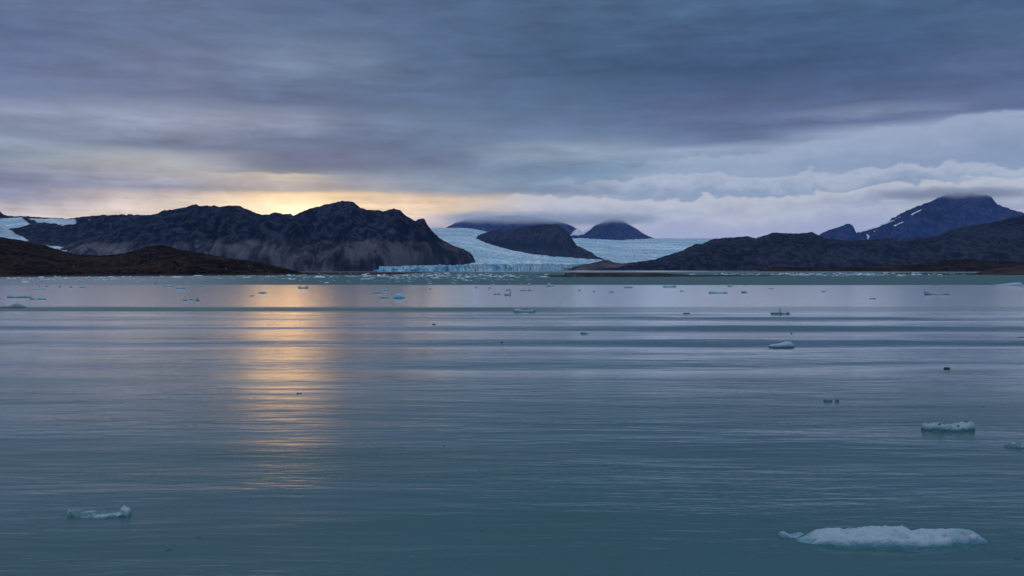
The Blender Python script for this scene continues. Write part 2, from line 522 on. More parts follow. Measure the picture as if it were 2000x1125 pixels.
def terrain(name, pxr, yr, step, ridges, foot, mat, amp, nscale, seed, sky=None, skyfix=True, jag=1.0, gully=0.6, floor=-6.0, calm=None):
    """height field on a regular world grid; each ridge is (profile, depth profile, front shape exponent, back width).
    foot: profile of the distance where the slope meets the water or ice"""
    xs0 = slopes(pxr[0], HORIZON)[0] * yr[1] if pxr[0] < 1000 else slopes(pxr[0], HORIZON)[0] * yr[0]
    xs1 = slopes(pxr[1], HORIZON)[0] * yr[1] if pxr[1] > 1000 else slopes(pxr[1], HORIZON)[0] * yr[0]
    xs = np.arange(xs0, xs1 + step, step); ys = np.arange(yr[0], yr[1] + step, step)
    X, Y = np.meshgrid(xs, ys)
    PX = 1000 + F * X / Y
    warp = fbm(X / nscale / 1.5 + seed, Y / nscale / 1.5 - seed, 3) * 1.0
    Z = np.full(X.shape, floor, float)
    FT = prof(foot, PX)
    FT = FT + fbm(X / 160 + seed, Y / 160, 4) * 22 * min(1.0, amp / 20)
    for (pts, dep, ex, back) in ridges:
        D = prof(dep, PX) + warp * 90 * min(1.0, amp / 30)
        H = CAMH + slopes(PX, prof(pts, PX))[1] * D
        fw = np.maximum(D - FT, 30)
        tt = (Y - FT) / fw
        ex = prof(ex, PX) if isinstance(ex, list) else ex
        g = np.where(tt <= 1, np.clip(tt, 0, 1) ** ex, np.clip(1 - (Y - D) / back, -0.2, 1))
        g = np.where(tt < 0, tt * 0.3, g)
        body = np.clip(4 * g * (1 - g), 0, 1) ** 0.7
        body = body * (prof(calm, PX) if calm else 1)
        gul = ridged(X / (nscale * 0.55) + seed + warp * 0.25, Y / (nscale * 1.3) - seed, 5, 0.55)
        zn = amp * body * (fbm(X / nscale + seed, Y / nscale + 2 * seed, 6, 0.52) * 1.0 + gully * (gul - 0.25))
        z = H * g + zn * np.clip(H / 60, 0.05, 1)
        z = np.where(tt < 0, np.maximum(tt * 40, floor), np.maximum(z, 0.4 * np.clip(tt * 8, 0, 1)))
        Z = np.maximum(Z, z)
    # small crags
    crag = fbm(X / (step * 7), Y / (step * 7) + seed, 4, 0.55) * step * 0.42 * jag
    Z = Z + crag * np.clip(Z / 20, 0, 1)
    if skyfix:
        tgt = sky or ridges[0][0]
        lo, hi = pxr
        nb = max(20, int((hi - lo) / max(2.5, 1.25 * step / (0.5 * (yr[0] + yr[1])) * F)))
        edges = np.linspace(lo, hi, nb + 1); mid = (edges[1:] + edges[:-1]) / 2
        want = slopes(mid, prof(tgt, mid) + fbm(mid / 9 + seed, mid * 0, 4, 0.65) * 2.3 * jag)[1]
        for it in range(3):
            b = np.clip(((PX - lo) / (hi - lo) * nb).astype(int), 0, nb - 1)
            ok = (PX > lo) & (PX < hi)
            s = (Z - CAMH) / Y
            top = np.full(nb, -1.0); np.maximum.at(top, b[ok], s[ok])
            wz = want * 5000 + CAMH; tz = top * 5000 + CAMH
            ratio = np.clip(np.where((tz > 20) & (wz > 20), wz / np.maximum(tz, 1), 1.0), 0.7, 1.5)
            if it < 2: ratio = np.convolve(np.pad(ratio, 2, 'edge'), np.ones(5) / 5, 'valid')
            rr = np.interp(PX, mid, ratio)
            Z = np.where(Z > 0, Z * rr, Z)
    co = np.stack([X, Y, Z], -1).reshape(-1, 3)
    o = mesh(name, co, grid_faces(*X.shape), mat)
    o['kind'] = 'structure'
    o_data = dict(X=X, Y=Y, Z=Z, PX=PX, step=step)
    return o, o_data


def inside(poly, x, y):
    p = np.array(poly, float); n = len(p)
    r = np.zeros(x.shape, bool); j = n - 1
    for i in range(n):
        c = ((p[i, 1] > y) != (p[j, 1] > y)) & (x < (p[j, 0] - p[i, 0]) * (y - p[i, 1]) / (p[j, 1] - p[i, 1] + 1e-9) + p[i, 0])
        r ^= c; j = i
    return r


def drape(td, polys, name, mat, parent, lift=5.0, ymax=None, jit=2.0, seen=True, grow=False):
    """a sheet of snow or ice lying on a stretch of terrain"""
    X, Y, Z = td['X'], td['Y'], td['Z']
    px, py = pix(X, Y, Z)
    px = px + fbm(X / 60, Y / 60, 3) * jit * 2; py = py + fbm(X / 50 + 9, Y / 50, 3) * jit
    # only ground that faces the water
    q = np.maximum.accumulate((Z - CAMH) / Y, axis=0)
    vis = (Z - CAMH) / Y >= q - 0.0022
    outs = []
    for poly in polys:
        m = inside(poly, px, py) & (vis | (not seen))
        if ymax: m &= Y < ymax
        nr, nc = X.shape
        f = grid_faces(nr, nc)
        keep = m.ravel()[f].any(1) if grow else m.ravel()[f].all(1)
        f = f[keep]
        if len(f) == 0: continue
        u, inv = np.unique(f, return_inverse=True)
        co = np.stack([X.ravel()[u], Y.ravel()[u], Z.ravel()[u] + lift], 1)
        outs.append(mesh(name, co, inv.reshape(-1, 4), mat, parent))
    return outs


# ------------------------------------------------------------------ water
def swell(X, Y):
    """long low wake waves that cross the fjord, plus a gentle chop"""
    m = sstep(Y, 95, 150) * (1 - sstep(Y, 255, 312))
    ph = fbm(X / 260, Y / 300, 3) * 2.2 + X * 0.0016
    a = np.clip(0.25 + 0.26 * fbm(X / 140 + 4, Y / 40, 3), 0, 1)
    h = np.sin(Y * 2 * math.pi / 34 + ph) * a + np.sin(Y * 2 * math.pi / 19.0 + ph * 1.7 + 1 + X * 0.003) * a * 0.55
    h = h + fbm(X / 30, Y / 7, 3) * 0.05
    return h * m


def build_water():
    ys = [-400, -200, -80, -20, 0]
    y = 10.0
    while y < 60000:
        ys.append(y)
        y += 1.3 if 90 < y < 440 else (2.5 if y < 90 else (y * 0.02))
    ys = np.array(ys)
    s = np.linspace(-1, 1, 181)
    Xh = 260 + 0.85 * np.maximum(ys, 0)
    X = s[None, :] * Xh[:, None]; Y = np.repeat(ys[:, None], len(s), 1)
    Z = swell(X, Y)
    co = np.stack([X, Y, Z], -1).reshape(-1, 3)
    m, t, out = new_mat('fjord_water')
    g = t.new('ShaderNodeNewGeometry')
    pos = g.outputs['Position']
    x, y, z = t.sep(pos)
    # wind: ruffled lanes and slick lanes (metres from the camera along y)
    jw = t.noise(t.comb(t.math('MULTIPLY', x, 0.004), t.math('MULTIPLY', y, 0.006), 0), 1.0, 3, 0.5)
    yj = t.math('ADD', y, t.math('MULTIPLY', t.math('MULTIPLY', t.math('SUBTRACT', jw, 0.5), y), 0.11))
    far = t.math('MULTIPLY', t.step(yj, 700, 735), t.step(yj, 3300, 2600))
    lane = t.math('MULTIPLY', t.step(yj, 272, 288), t.step(yj, 322, 309))
    right = t.step(t.math('DIVIDE', x, y), 0.16, -0.02, 0.35, 1.0)
    lane = t.math('MULTIPLY', lane, right)
    farl = t.step(t.math('DIVIDE', x, y), -0.50, -0.22, 0.45, 1.0)
    far = t.math('MULTIPLY', far, farl)
    ruf = t.math('MAXIMUM', far, t.math('MULTIPLY', lane, 0.9))
    patch = t.noise(t.comb(t.math('MULTIPLY', x, 0.010), t.math('MULTIPLY', y, 0.05), 2.0), 1.0, 5, 0.6, 0.3)
    nearp = t.math('MULTIPLY', t.step(y, 260, 190), t.step(patch, 0.44, 0.66, 0.0, t.step(y, 60, 150, 0.42, 0.20)))
    ruf = t.math('MAXIMUM', ruf, nearp)
    # ripples drawn out along x by the long exposure
    r1 = t.noise(t.comb(t.math('MULTIPLY', x, 0.16), t.math('MULTIPLY', y, 1.0), 0), 1.3, 3, 0.55, 0.5)
    r2 = t.noise(t.comb(t.math('MULTIPLY', x, 0.05), t.math('MULTIPLY', y, 0.28), 5), 1.0, 4, 0.55, 0.4)
    r3 = t.noise(t.comb(t.math('MULTIPLY', x, 0.45), t.math('MULTIPLY', y, 2.6), 5), 1.3, 2, 0.5, 0.3)
    amp = t.math('MULTIPLY', t.step(y, 60, 600, 1.0, 0.55), t.step(t.noise(t.comb(t.math('MULTIPLY', x, 0.02), t.math('MULTIPLY', y, 0.06), 7.0), 1.0, 4, 0.6), 0.35, 0.65, 0.35, 1.5))
    h = t.math('ADD', t.math('MULTIPLY', r1, 0.15), t.math('MULTIPLY', r2, 0.45))
    h = t.math('ADD', h, t.math('MULTIPLY', r3, 0.05))
    calm = t.math('MULTIPLY', t.step(y, 300, 330), t.step(y, 740, 700))
    amp = t.math('MULTIPLY', amp, t.math('SUBTRACT', 1.0, t.math('MULTIPLY', calm, 0.55)))
    nb = bumpn(t, t.math('MULTIPLY', h, amp), 1.0, 0.24)
    fr = t.new('ShaderNodeFresnel'); fr.inputs[0].default_value = 1.45
    t.l.new(nb, fr.inputs[1])
    # unresolved wavelets turn the water's face to the viewer: less mirror, more body colour
    k = t.math('MULTIPLY', t.math('MINIMUM', t.math('MULTIPLY', fr.outputs[0], t.math('ADD', 1.0, t.math('MAXIMUM', t.math('MULTIPLY', calm, 0.35), t.math('MULTIPLY', t.math('MULTIPLY', t.step(y, 55, 140), t.step(y, 340, 300)), 0.28)))), 1.0), t.math('SUBTRACT', 1.0, t.math('MULTIPLY', ruf, 0.88)))
    rough = t.math('SUBTRACT', t.step(ruf, 0, 1, 0.145, 0.34), t.math('MULTIPLY', calm, -0.02))
    gl = t.new('ShaderNodeBsdfGlossy'); t.l.new(nb, gl.inputs['Normal']); t.put(gl.inputs['Roughness'], rough)
    gl.inputs['Color'].default_value = (1, 1, 1, 1)
    df = t.new('ShaderNodeBsdfDiffuse'); df.inputs[0].default_value = (0.036, 0.104, 0.114, 1)
    ms = t.new('ShaderNodeMixShader')
    t.l.new(k, ms.inputs[0]); t.l.new(df.outputs[0], ms.inputs[1]); t.l.new(gl.outputs[0], ms.inputs[2])
    t.l.new(ms.outputs[0], out.inputs[0])
    o = mesh('water', co, grid_faces(*X.shape), m)
    tag(o, kind='structure')
    return o


build_water()

# ------------------------------------------------------------------ mountains and hills
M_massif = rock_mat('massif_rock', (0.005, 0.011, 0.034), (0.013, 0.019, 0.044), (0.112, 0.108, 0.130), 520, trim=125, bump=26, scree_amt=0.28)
M_left_hill = rock_mat('brown_moor', (0.006, 0.005, 0.005), (0.022, 0.015, 0.012), (0.085, 0.050, 0.036), 120, bump=9.0, scree_amt=0.35, strand=(0.060, 0.043, 0.038))
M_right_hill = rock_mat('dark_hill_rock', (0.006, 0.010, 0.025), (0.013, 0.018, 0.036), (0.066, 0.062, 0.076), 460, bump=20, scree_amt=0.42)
M_far_haze = rock_mat('far_rock_haze_blue', (0.010, 0.046, 0.170), (0.020, 0.050, 0.160), (0.105, 0.070, 0.125), 900, bump=40, scree_amt=0.55)  # blue of the distant air is put into the rock colour
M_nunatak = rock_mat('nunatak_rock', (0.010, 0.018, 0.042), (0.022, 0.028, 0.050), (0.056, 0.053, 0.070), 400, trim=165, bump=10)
M_gravel = rock_mat('shore_gravel', (0.022, 0.018, 0.016), (0.044, 0.036, 0.032), (0.085, 0.070, 0.062), 30, bump=0.8, scree_amt=0.6)
M_snow = snow_mat()
M_glacier = glacier_mat('crevassed_ice')
M_oldsnow = snow_mat('old_snow', (0.34, 0.46, 0.56), (0.55, 0.66, 0.74))

# the massif left of the glacier
SKY_MASSIF = [(-160, 420), (-60, 415), (-25, 400), (0, 408), (6, 416), (14, 421), (60, 423), (100, 425), (135, 427), (150, 425), (158, 423), (185, 421), (200, 420),
              (235, 419), (260, 419), (285, 420), (303, 418), (310, 416), (320, 410), (335, 410), (347, 407), (365, 404), (378, 400), (385, 398.5),
              (392, 402), (405, 401), (412, 403), (421, 400.5), (432, 404), (450, 401), (470, 402), (478, 406), (490, 410), (500, 416), (512, 419),
              (525, 418), (540, 414), (552, 417), (562, 418), (568, 417), (574, 421), (590, 413), (605, 407), (630, 401), (650, 396), (665, 393),
              (680, 392), (693, 395), (705, 405), (720, 410), (740, 410), (750, 413), (762, 409), (770, 407), (785, 411), (793, 420), (805, 428),
              (810, 431), (818, 428), (829, 425), (836, 437), (845, 451), (860, 465), (880, 476), (900, 485), (917, 492), (926, 503), (932, 516), (945, 526), (960, 532)]
massif, massif_d = terrain(
    'mountain', (-160, 960), (3300, 6600), 10.0,
    [(SKY_MASSIF, [(-160, 6000), (140, 5600), (380, 4700), (560, 5100), (680, 5000), (830, 4550), (900, 4350), (960, 4350)], [(-160, 1.1), (130, 1.0), (240, 0.62), (960, 0.62)], 1500),
     ([(-160, 540), (150, 480), (230, 462), (300, 447), (340, 440), (385, 444), (420, 462), (460, 488), (510, 506), (570, 520), (630, 529), (640, 540)],
      [(0, 4200), (640, 3900)], 0.75, 700),
     ([(400, 540), (425, 412), (470, 416), (510, 424), (560, 428), (590, 436), (610, 448), (622, 462), (640, 488), (660, 540)],
      [(0, 4350), (940, 4350)], 0.45, 900),
     ([(600, 540), (625, 470), (660, 446), (690, 432), (730, 426), (765, 428), (800, 440), (835, 448), (870, 476), (905, 492), (930, 540)],
      [(0, 4250), (700, 4250), (960, 4200)], 0.40, 900)],
    [(-160, 3650), (300, 3650), (600, 3480), (740, 3480), (800, 3720), (925, 4100), (960, 4300)], M_massif, 80, 430, 3.1, jag=1.5, gully=0.9, calm=[(-160, 0.15), (110, 0.2), (220, 1), (960, 1)])
tag(massif, 'long dark rock massif with jagged crest rising left of the glacier front', 'mountain')
drape(massif_d, [[(-170, 428), (45, 428), (62, 441), (40, 448), (16, 450), (48, 466), (60, 474), (20, 480), (-170, 478)]], 'glacier_tongue', M_glacier, massif, 9, ymax=6050, seen=False)
drape(massif_d, [[(52, 428), (148, 429), (152, 441), (110, 443), (108, 438), (75, 437)],
                 [(85, 481), (125, 484), (122, 490), (165, 496), (128, 497)],
                 [(788, 431), (796, 431), (796, 434), (787, 434)], [(169, 431), (184, 431), (182, 433), (170, 433)]], 'snow_patch', M_oldsnow, massif, 6, ymax=5650, jit=3.0)

# near brown hill on the left shore
left_hill, left_hill_d = terrain(
    'hill', (-220, 632), (1180, 2700), 5.0,
    [([(-220, 440), (-100, 455), (0, 463), (40, 468), (80, 478), (125, 490), (150, 497), (200, 499), (240, 495), (260, 490), (285, 482), (300, 479), (320, 478),
       (335, 481), (350, 487), (400, 495), (440, 503), (490, 509), (530, 517), (560, 524), (590, 532), (615, 535), (632, 537)],
      [(-220, 2000), (0, 2000), (200, 1900), (320, 1950), (500, 1800), (600, 1760), (632, 1800)], 0.8, 700)],
    [(-220, 1250), (0, 1350), (200, 1440), (400, 1560), (560, 1680), (632, 1790)], M_left_hill, 17, 150, 8.7, jag=0.9)
tag(left_hill, 'low brown moorland hill sloping down to the left shore', 'hill')

# hills right of the glacier
right_hill, right_hill_d = terrain(
    'hill', (1100, 2180), (4500, 7600), 11.0,
    [([(1100, 530), (1120, 525), (1150, 522), (1200, 517), (1240, 512), (1275, 507), (1300, 499), (1330, 490), (1357, 476), (1370, 476), (1395, 466), (1420, 464),
       (1440, 463), (1460, 461), (1475, 465), (1490, 460), (1510, 454), (1530, 455), (1560, 456), (1585, 453), (1595, 457), (1610, 465),
       (1650, 470), (1700, 469), (1715, 466), (1735, 465), (1755, 470), (1765, 470), (1790, 461), (1800, 464), (1830, 461), (1850, 450),
       (1880, 442), (1910, 438), (1940, 434), (1970, 426), (2000, 419), (2060, 408), (2180, 400)],
      [(1100, 5400), (1300, 5700), (1500, 5900), (1700, 6200), (2000, 6000), (2180, 6000)], 0.7, 1100),
     ([(1500, 540), (1560, 500), (1640, 478), (1700, 482), (1760, 486), (1830, 472), (1900, 452), (1960, 455), (2010, 462), (2100, 470), (2180, 470)],
      [(1100, 5350), (2180, 5350)], 0.6, 600),
     ([(1280, 540), (1380, 500), (1440, 492), (1500, 488), (1540, 492), (1580, 508), (1620, 522), (1660, 540)], [(1100, 5250), (2180, 5250)], 0.7, 500)],
    [(1100, 5250), (1180, 4900), (1300, 4850), (1600, 4800), (2180, 4600)], M_right_hill, 42, 330, 5.3, jag=1.2)
tag(right_hill, 'dark rounded hill range on the far right shore behind the low moraine', 'hill')

# low dark moraine in front of it
moraine, _ = terrain(
    'moraine', (1478, 2180), (3050, 3900), 6.0,
    [([(1478, 531), (1485, 527), (1500, 523), (1530, 521), (1560, 522), (1600, 524), (1640, 523), (1660, 521), (1700, 520), (1800, 515), (1850, 508), (1900, 506),
       (1930, 510), (2000, 512), (2180, 508)], [(1478, 3350), (2180, 3400)], 0.6, 300)],
    [(1478, 3290), (1600, 3230), (1800, 3180), (2180, 3150)], M_left_hill, 6, 90, 2.2, jag=0.7)
tag(moraine, 'low dark brown moraine bank along the right far shore', 'moraine')

# rubble spit at the right edge
spit_r, spit_r_d = terrain(
    'spit', (1880, 2180), (1650, 2150), 2.6,
    [([(1880, 537), (1890, 535.5), (1905, 533), (1920, 530), (1935, 527), (1950, 524), (1975, 520), (2000, 517), (2050, 512), (2180, 500)],
      [(1880, 1790), (1950, 1850), (2000, 1880), (2180, 1900)], 0.75, 160)],
    [(1880, 1780), (1900, 1750), (2000, 1700), (2180, 1690)], M_gravel, 3.0, 40, 4.4, jag=1.5)
tag(spit_r, 'grey rubble spit running in from the right edge', 'spit')

# thin gravel spit in the middle
spit_c, spit_c_d = terrain(
    'gravel_spit', (1082, 1500), (1290, 1660), 1.6,
    [([(1082, 542), (1086, 541), (1095, 539.5), (1103, 536), (1108, 533), (1115, 532.3), (1160, 533), (1220, 532.5), (1280, 533.2), (1300, 534), (1330, 535.5),
       (1345, 537), (1400, 538.0), (1450, 538.6), (1490, 539.4), (1500, 540)], [(1082, 1370), (1100, 1395), (1330, 1410), (1490, 1530), (1500, 1540)], 0.55, 40)],
    [(1082, 1362), (1100, 1352), (1200, 1352), (1300, 1370), (1490, 1510), (1500, 1535)], M_gravel, 1.2, 20, 6.6, jag=1.1)
tag(spit_c, 'thin flat gravel spit with stony crest lying across the middle water', 'spit')

# moraine ridge on the glacier's right edge
lat, _ = terrain(
    'lateral_moraine', (1104, 1290), (4700, 6000), 8.0,
    [([(1104, 530), (1115, 523), (1130, 519), (1150, 515), (1170, 510), (1182, 507), (1190, 508), (1200, 512), (1215, 515), (1290, 519)],
      [(1104, 5280), (1290, 5200)], 0.7, 260)],
    [(1104, 5250), (1150, 5000), (1290, 4880)], rock_mat('moraine_debris', (0.040, 0.036, 0.046), (0.075, 0.066, 0.072), (0.13, 0.11, 0.11), 160, bump=4), 12, 90, 1.9)
tag(lat, 'brownish debris ridge along the right edge of the glacier front', 'moraine')

# ------------------------------------------------------------------ glacier
FRONT = [(700, 3380), (740, 3440), (830, 3600), (925, 3900), (1000, 4350), (1105, 5300), (1200, 6000), (1500, 6500)]


def glacier_py(PX, q):
    """photo row on which the ice surface q metres behind the front lies"""
    a = np.interp(q, [0, 300, 900, 1500, 2500, 3500, 5000, 6500, 8000], [516.5, 514, 508, 501, 490, 481, 470, 464.5, 464])
    b = np.interp(q, [0, 300, 900, 1500, 2500, 3500, 5000, 6500, 8000], [516.5, 513, 504, 493, 477, 466, 455, 447, 447])
    c = np.interp(q, [0, 300, 900, 1500, 2500, 3500, 5000, 6500, 8000], [516.5, 513.5, 507, 499, 487, 477, 469, 466, 466])
    k = sstep(PX, 900, 1010)
    v = b * (1 - k) + a * k
    k2 = sstep(PX, 1180, 1320)
    return v * (1 - k2) + c * k2


def build_glacier():
    step = 9.0
    xs = np.arange(-1500, 2900, step); ys = np.arange(3380, 11800, step)
    # ground further off needs fewer rows
    ys = np.concatenate([np.arange(3380, 6500, 8.0), np.arange(6500, 12400, 14.0)])
    X, Y = np.meshgrid(xs, ys)
    PX = 1000 + F * X / Y
    fr = prof(FRONT, PX) + fbm(X / 70, Y / 400, 3) * 40
    q = Y - fr
    Z = zat(PX, glacier_py(PX, np.maximum(q, 0)) + (3.5 * (1 - sstep(PX, 745, 900)) + fbm(PX / 16, Y / 900, 4, 0.6) * 3.0) * np.exp(-np.maximum(q, 0) / 350), Y)
    lob = (1 - sstep(PX, 895, 940)) * (1 - sstep(q, 420, 700))
    low = zat(PX, 519.0 + 2.0 * (1 - sstep(PX, 745, 860)) + fbm(PX / 14, Y / 200, 4, 0.6) * 1.6, Y)
    Z = Z * (1 - lob) + np.minimum(Z, low) * lob
    fade = np.clip(q / 200, 0.3, 1) * (1 - 0.75 * lob)
    cr = ridged(X / 70 + fbm(X / 300, Y / 300, 2) * 1.5, Y / 26, 4, 0.6)
    Z = Z + fade * ((cr - 0.35) * 15 + fbm(X / 28, Y / 34 + 7, 3) * 8 + fbm(X / 420, Y / 420, 3) * 14)
    Z = np.where(q < 0, -8, Z)
    keep = ((PX > 738) & (PX < 1560) & (q > -25))
    f = grid_faces(*X.shape)
    f = f[keep.ravel()[f].all(1)]
    u, inv = np.unique(f, return_inverse=True)
    co = np.stack([X.ravel()[u], Y.ravel()[u], Z.ravel()[u]], 1)
    o = mesh('glacier', co, inv.reshape(-1, 4), M_glacier, smooth=False)
    tag(o, 'wide crevassed blue-white glacier flowing down to the water between the mountains', 'glacier', kind='structure')
    # calving front: a fluted wall with broken towers along the top
    s = np.linspace(728, 1112, 900)
    D = prof(FRONT, s) - 14 + fbm(s / 26, s * 0 + 4, 4) * 60
    nv = 16
    t = np.linspace(0, 1, nv)
    PXg, T = np.meshgrid(s, t)
    Dg = np.repeat(D[None, :], nv, 0)
    Xw = (PXg - 1000) / F * Dg
    along = Xw * 0 + (np.cumsum(np.hypot(np.gradient((s - 1000) / F * D), np.gradient(D))))[None, :]
    hpx = np.interp(s, [728, 733, 742, 780, 850, 920, 960, 1060, 1095, 1112], [0.5, 3, 6, 8.5, 10, 11.5, 12, 11.5, 9, 3])
    top = (hpx / F * D) * (1.0 + 0.75 * fbm(along[0] / 70, along[0] * 0, 5, 0.62) + 0.12 * np.sign(perlin(along[0] / 16, along[0] * 0 + 3)))
    flute = ridged(along / 34, T * 0.7, 4, 0.6) * 14 + fbm(along / 90, T * 0.4 + 5, 3) * 40
    Yw = Dg - flute + T * 10
    Zw = -3 + T * (top[None, :] + 3)
    co2 = np.stack([Xw, Yw, Zw], -1)
    back = co2[-1].copy(); back[:, 1] += 45; back[:, 2] -= 4
    co2 = np.concatenate([co2, back[None]], 0)
    wl = mesh('ice_cliff', co2.reshape(-1, 3), grid_faces(co2.shape[0], co2.shape[1]), cliff_mat(), o, smooth=False)
    return o


glacier = build_glacier()

nunatak, _ = terrain(
    'nunatak', (925, 1240), (6000, 8200), 10.0,
    [([(925, 470), (935, 459), (945, 455), (960, 451), (980, 448), (1000, 446), (1030, 442), (1050, 440), (1070, 438.5), (1086, 438), (1098, 444), (1110, 454),
       (1118, 466), (1127, 479), (1145, 488), (1152, 491), (1165, 500), (1240, 530)], [(925, 7600), (1000, 7300), (1090, 6900), (1160, 6700)], 0.45, 700)],
    [(925, 7200), (1000, 6700), (1080, 6350), (1160, 6500), (1240, 6600)], M_nunatak, 40, 300, 7.7, jag=1.0, floor=40)
tag(nunatak, 'dark flat-topped rock island standing in the middle of the glacier', 'mountain')

# far mountains with their heads in the cloud
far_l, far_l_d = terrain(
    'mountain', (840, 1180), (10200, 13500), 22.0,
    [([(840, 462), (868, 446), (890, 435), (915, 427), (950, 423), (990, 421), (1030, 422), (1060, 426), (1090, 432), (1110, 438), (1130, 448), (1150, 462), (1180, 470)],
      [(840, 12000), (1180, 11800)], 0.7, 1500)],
    [(840, 10600), (1180, 10600)], M_far_haze, 110, 900, 9.3, jag=1.2, floor=150)
tag(far_l, 'far violet-blue mountain with its top lost in cloud behind the rock island', 'mountain')
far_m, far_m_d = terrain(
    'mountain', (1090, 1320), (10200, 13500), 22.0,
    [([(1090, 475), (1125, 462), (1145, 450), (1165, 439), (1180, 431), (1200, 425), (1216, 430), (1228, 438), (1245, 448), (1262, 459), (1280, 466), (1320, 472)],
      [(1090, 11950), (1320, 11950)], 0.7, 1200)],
    [(1090, 10500), (1320, 10500)], M_far_haze, 60, 700, 2.9, jag=1.0, floor=150)
tag(far_m, 'small far blue cone-shaped mountain right of the snow couloir, top in cloud', 'mountain')
drape(far_l_d, [[(1108, 463), (1124, 447), (1130, 441), (1175, 436), (1160, 446), (1140, 462)]], 'snow_couloir', M_snow, far_l, 9)
drape(far_m_d, [[(1108, 463), (1124, 447), (1130, 441), (1172, 437), (1158, 446), (1138, 462)]], 'snow_couloir', M_snow, far_m, 9)

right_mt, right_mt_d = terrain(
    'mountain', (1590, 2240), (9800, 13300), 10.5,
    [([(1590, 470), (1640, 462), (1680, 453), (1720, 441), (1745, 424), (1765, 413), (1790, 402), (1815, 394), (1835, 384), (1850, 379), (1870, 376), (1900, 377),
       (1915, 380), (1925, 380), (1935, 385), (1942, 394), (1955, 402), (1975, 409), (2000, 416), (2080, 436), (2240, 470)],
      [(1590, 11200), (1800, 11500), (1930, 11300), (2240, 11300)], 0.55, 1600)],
    [(1590, 10100), (2240, 10100)], M_far_haze, 170, 640, 6.1, jag=2.6, gully=0.9, floor=100)
tag(right_mt, 'tall blue mountain with snow streaks at the right, summit touching the cloud', 'mountain')
drape(right_mt_d, [[(1680, 452), (1700, 448), (1722, 440), (1750, 428), (1762, 423), (1758, 427), (1735, 438), (1712, 447), (1690, 454)],
                   [(1743, 442), (1766, 433), (1768, 435), (1748, 445)], [(1700, 453), (1715, 451), (1716, 453), (1702, 456)],
                   [(1778, 420), (1800, 409), (1804, 411), (1780, 423)],
                   [(1692, 460), (1696, 457), (1699, 462), (1697, 470), (1693, 470)]], 'snow_streak', M_snow, right_mt, 11, jit=0.5, ymax=11300, seen=False)
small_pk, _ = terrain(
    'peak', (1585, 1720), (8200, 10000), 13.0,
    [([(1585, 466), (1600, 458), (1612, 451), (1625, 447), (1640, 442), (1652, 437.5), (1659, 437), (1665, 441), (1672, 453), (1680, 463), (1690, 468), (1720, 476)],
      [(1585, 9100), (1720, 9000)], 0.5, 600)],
    [(1585, 8500), (1720, 8500)], M_far_haze, 45, 420, 3.7, jag=0.8, floor=60)
tag(small_pk, 'small steep dark blue peak beside the tall right mountain', 'mountain')

# ------------------------------------------------------------------ floes
M_white = ice_mat('floe_snow_ice', (0.34, 0.43, 0.51), (0.10, 0.27, 0.32), 0.35)
M_teal = ice_mat('floe_clear_ice', (0.27, 0.39, 0.43), (0.035, 0.145, 0.16), 0.55)
M_blue = ice_mat('floe_blue_ice', (0.30, 0.52, 0.60), (0.04, 0.28, 0.36), 0.9)
M_dirty = ice_mat('floe_dirty_ice', (0.26, 0.31, 0.34), (0.04, 0.10, 0.12), 0.5, 0.8)
M_dark = ice_mat('floe_dark_ice', (0.07, 0.10, 0.11), (0.018, 0.04, 0.045), 0.2, 0.3)
M_brash = ice_mat('brash_snow_ice', (0.62, 0.70, 0.76), (0.30, 0.52, 0.60), 0.25)
MATS = dict(w=M_white, t=M_teal, b=M_blue, d=M_dirty, k=M_dark)


def floe_geo(L, D, H, pf, seed, nx=60, nr=14, rough=0.12, dents=()):
    xs = np.linspace(-1, 1, nx)
    fx = (xs + 1) / 2
    p = np.array(pf, float)
    h = np.interp(fx, p[:, 0], p[:, 1]) * H
    dd = np.maximum(1 - np.abs(xs) ** 2.6, 0) ** 0.6
    dd = np.maximum(dd, 0.03) * D / 2 * (1 + 0.28 * fbm(xs * 2.2 + seed, xs * 0 + seed, 4))
    off = 0.22 * D * fbm(xs * 1.5 + seed * 3, xs * 0 + 2, 3)
    v = np.linspace(-1, 1, nr)
    VX, VV = np.meshgrid(xs, v, indexing='ij')
    hh = h[:, None] * np.maximum(1 - np.abs(VV) ** 3.2, 0) ** 0.55
    n1 = fbm(VX * L / (D + 1e-3) * 2.4 + seed, VV * 2.4 - seed, 5, 0.55)
    n2 = ridged(VX * L / (D + 1e-3) * 1.7 - seed, VV * 2.0 + seed, 4)
    hh = np.maximum(hh * (1 + rough * 2.2 * n1 + rough * 1.2 * (n2 - 0.3)), 0.0)
    for (da, db, ra, rb, dp) in dents:
        hh = hh * (1 - dp * np.exp(-((VX - da) / ra) ** 2 - ((VV - db) / rb) ** 2))
    Xc = VX * L / 2 + 0.05 * L * 0.3 * fbm(VX * 3 + seed, VV * 3, 3)
    Yc = VV * dd[:, None] + off[:, None]
    top = np.stack([Xc, Yc, hh - 0.02], -1)
    low = 0.35 * H + 0.1
    b0 = np.stack([Xc[:, -1] * 0.97, Yc[:, -1] * 0.9 + off * 0.1, np.full(nx, -low)], -1)
    b1 = np.stack([Xc[:, 0] * 0.97, Yc[:, 0] * 0.9 + off * 0.1, np.full(nx, -low)], -1)
    ring = np.concatenate([top, b0[:, None], b1[:, None]], 1)
    m = ring.shape[1]
    co = ring.reshape(-1, 3)
    f = []
    for i in range(nx - 1):
        for j in range(m):
            k = (j + 1) % m
            f.append((i * m + j, (i + 1) * m + j, (i + 1) * m + k, i * m + k))
    f.append(tuple(range(m))); f.append(tuple((nx - 1) * m + j for j in reversed(range(m))))
    return co, f


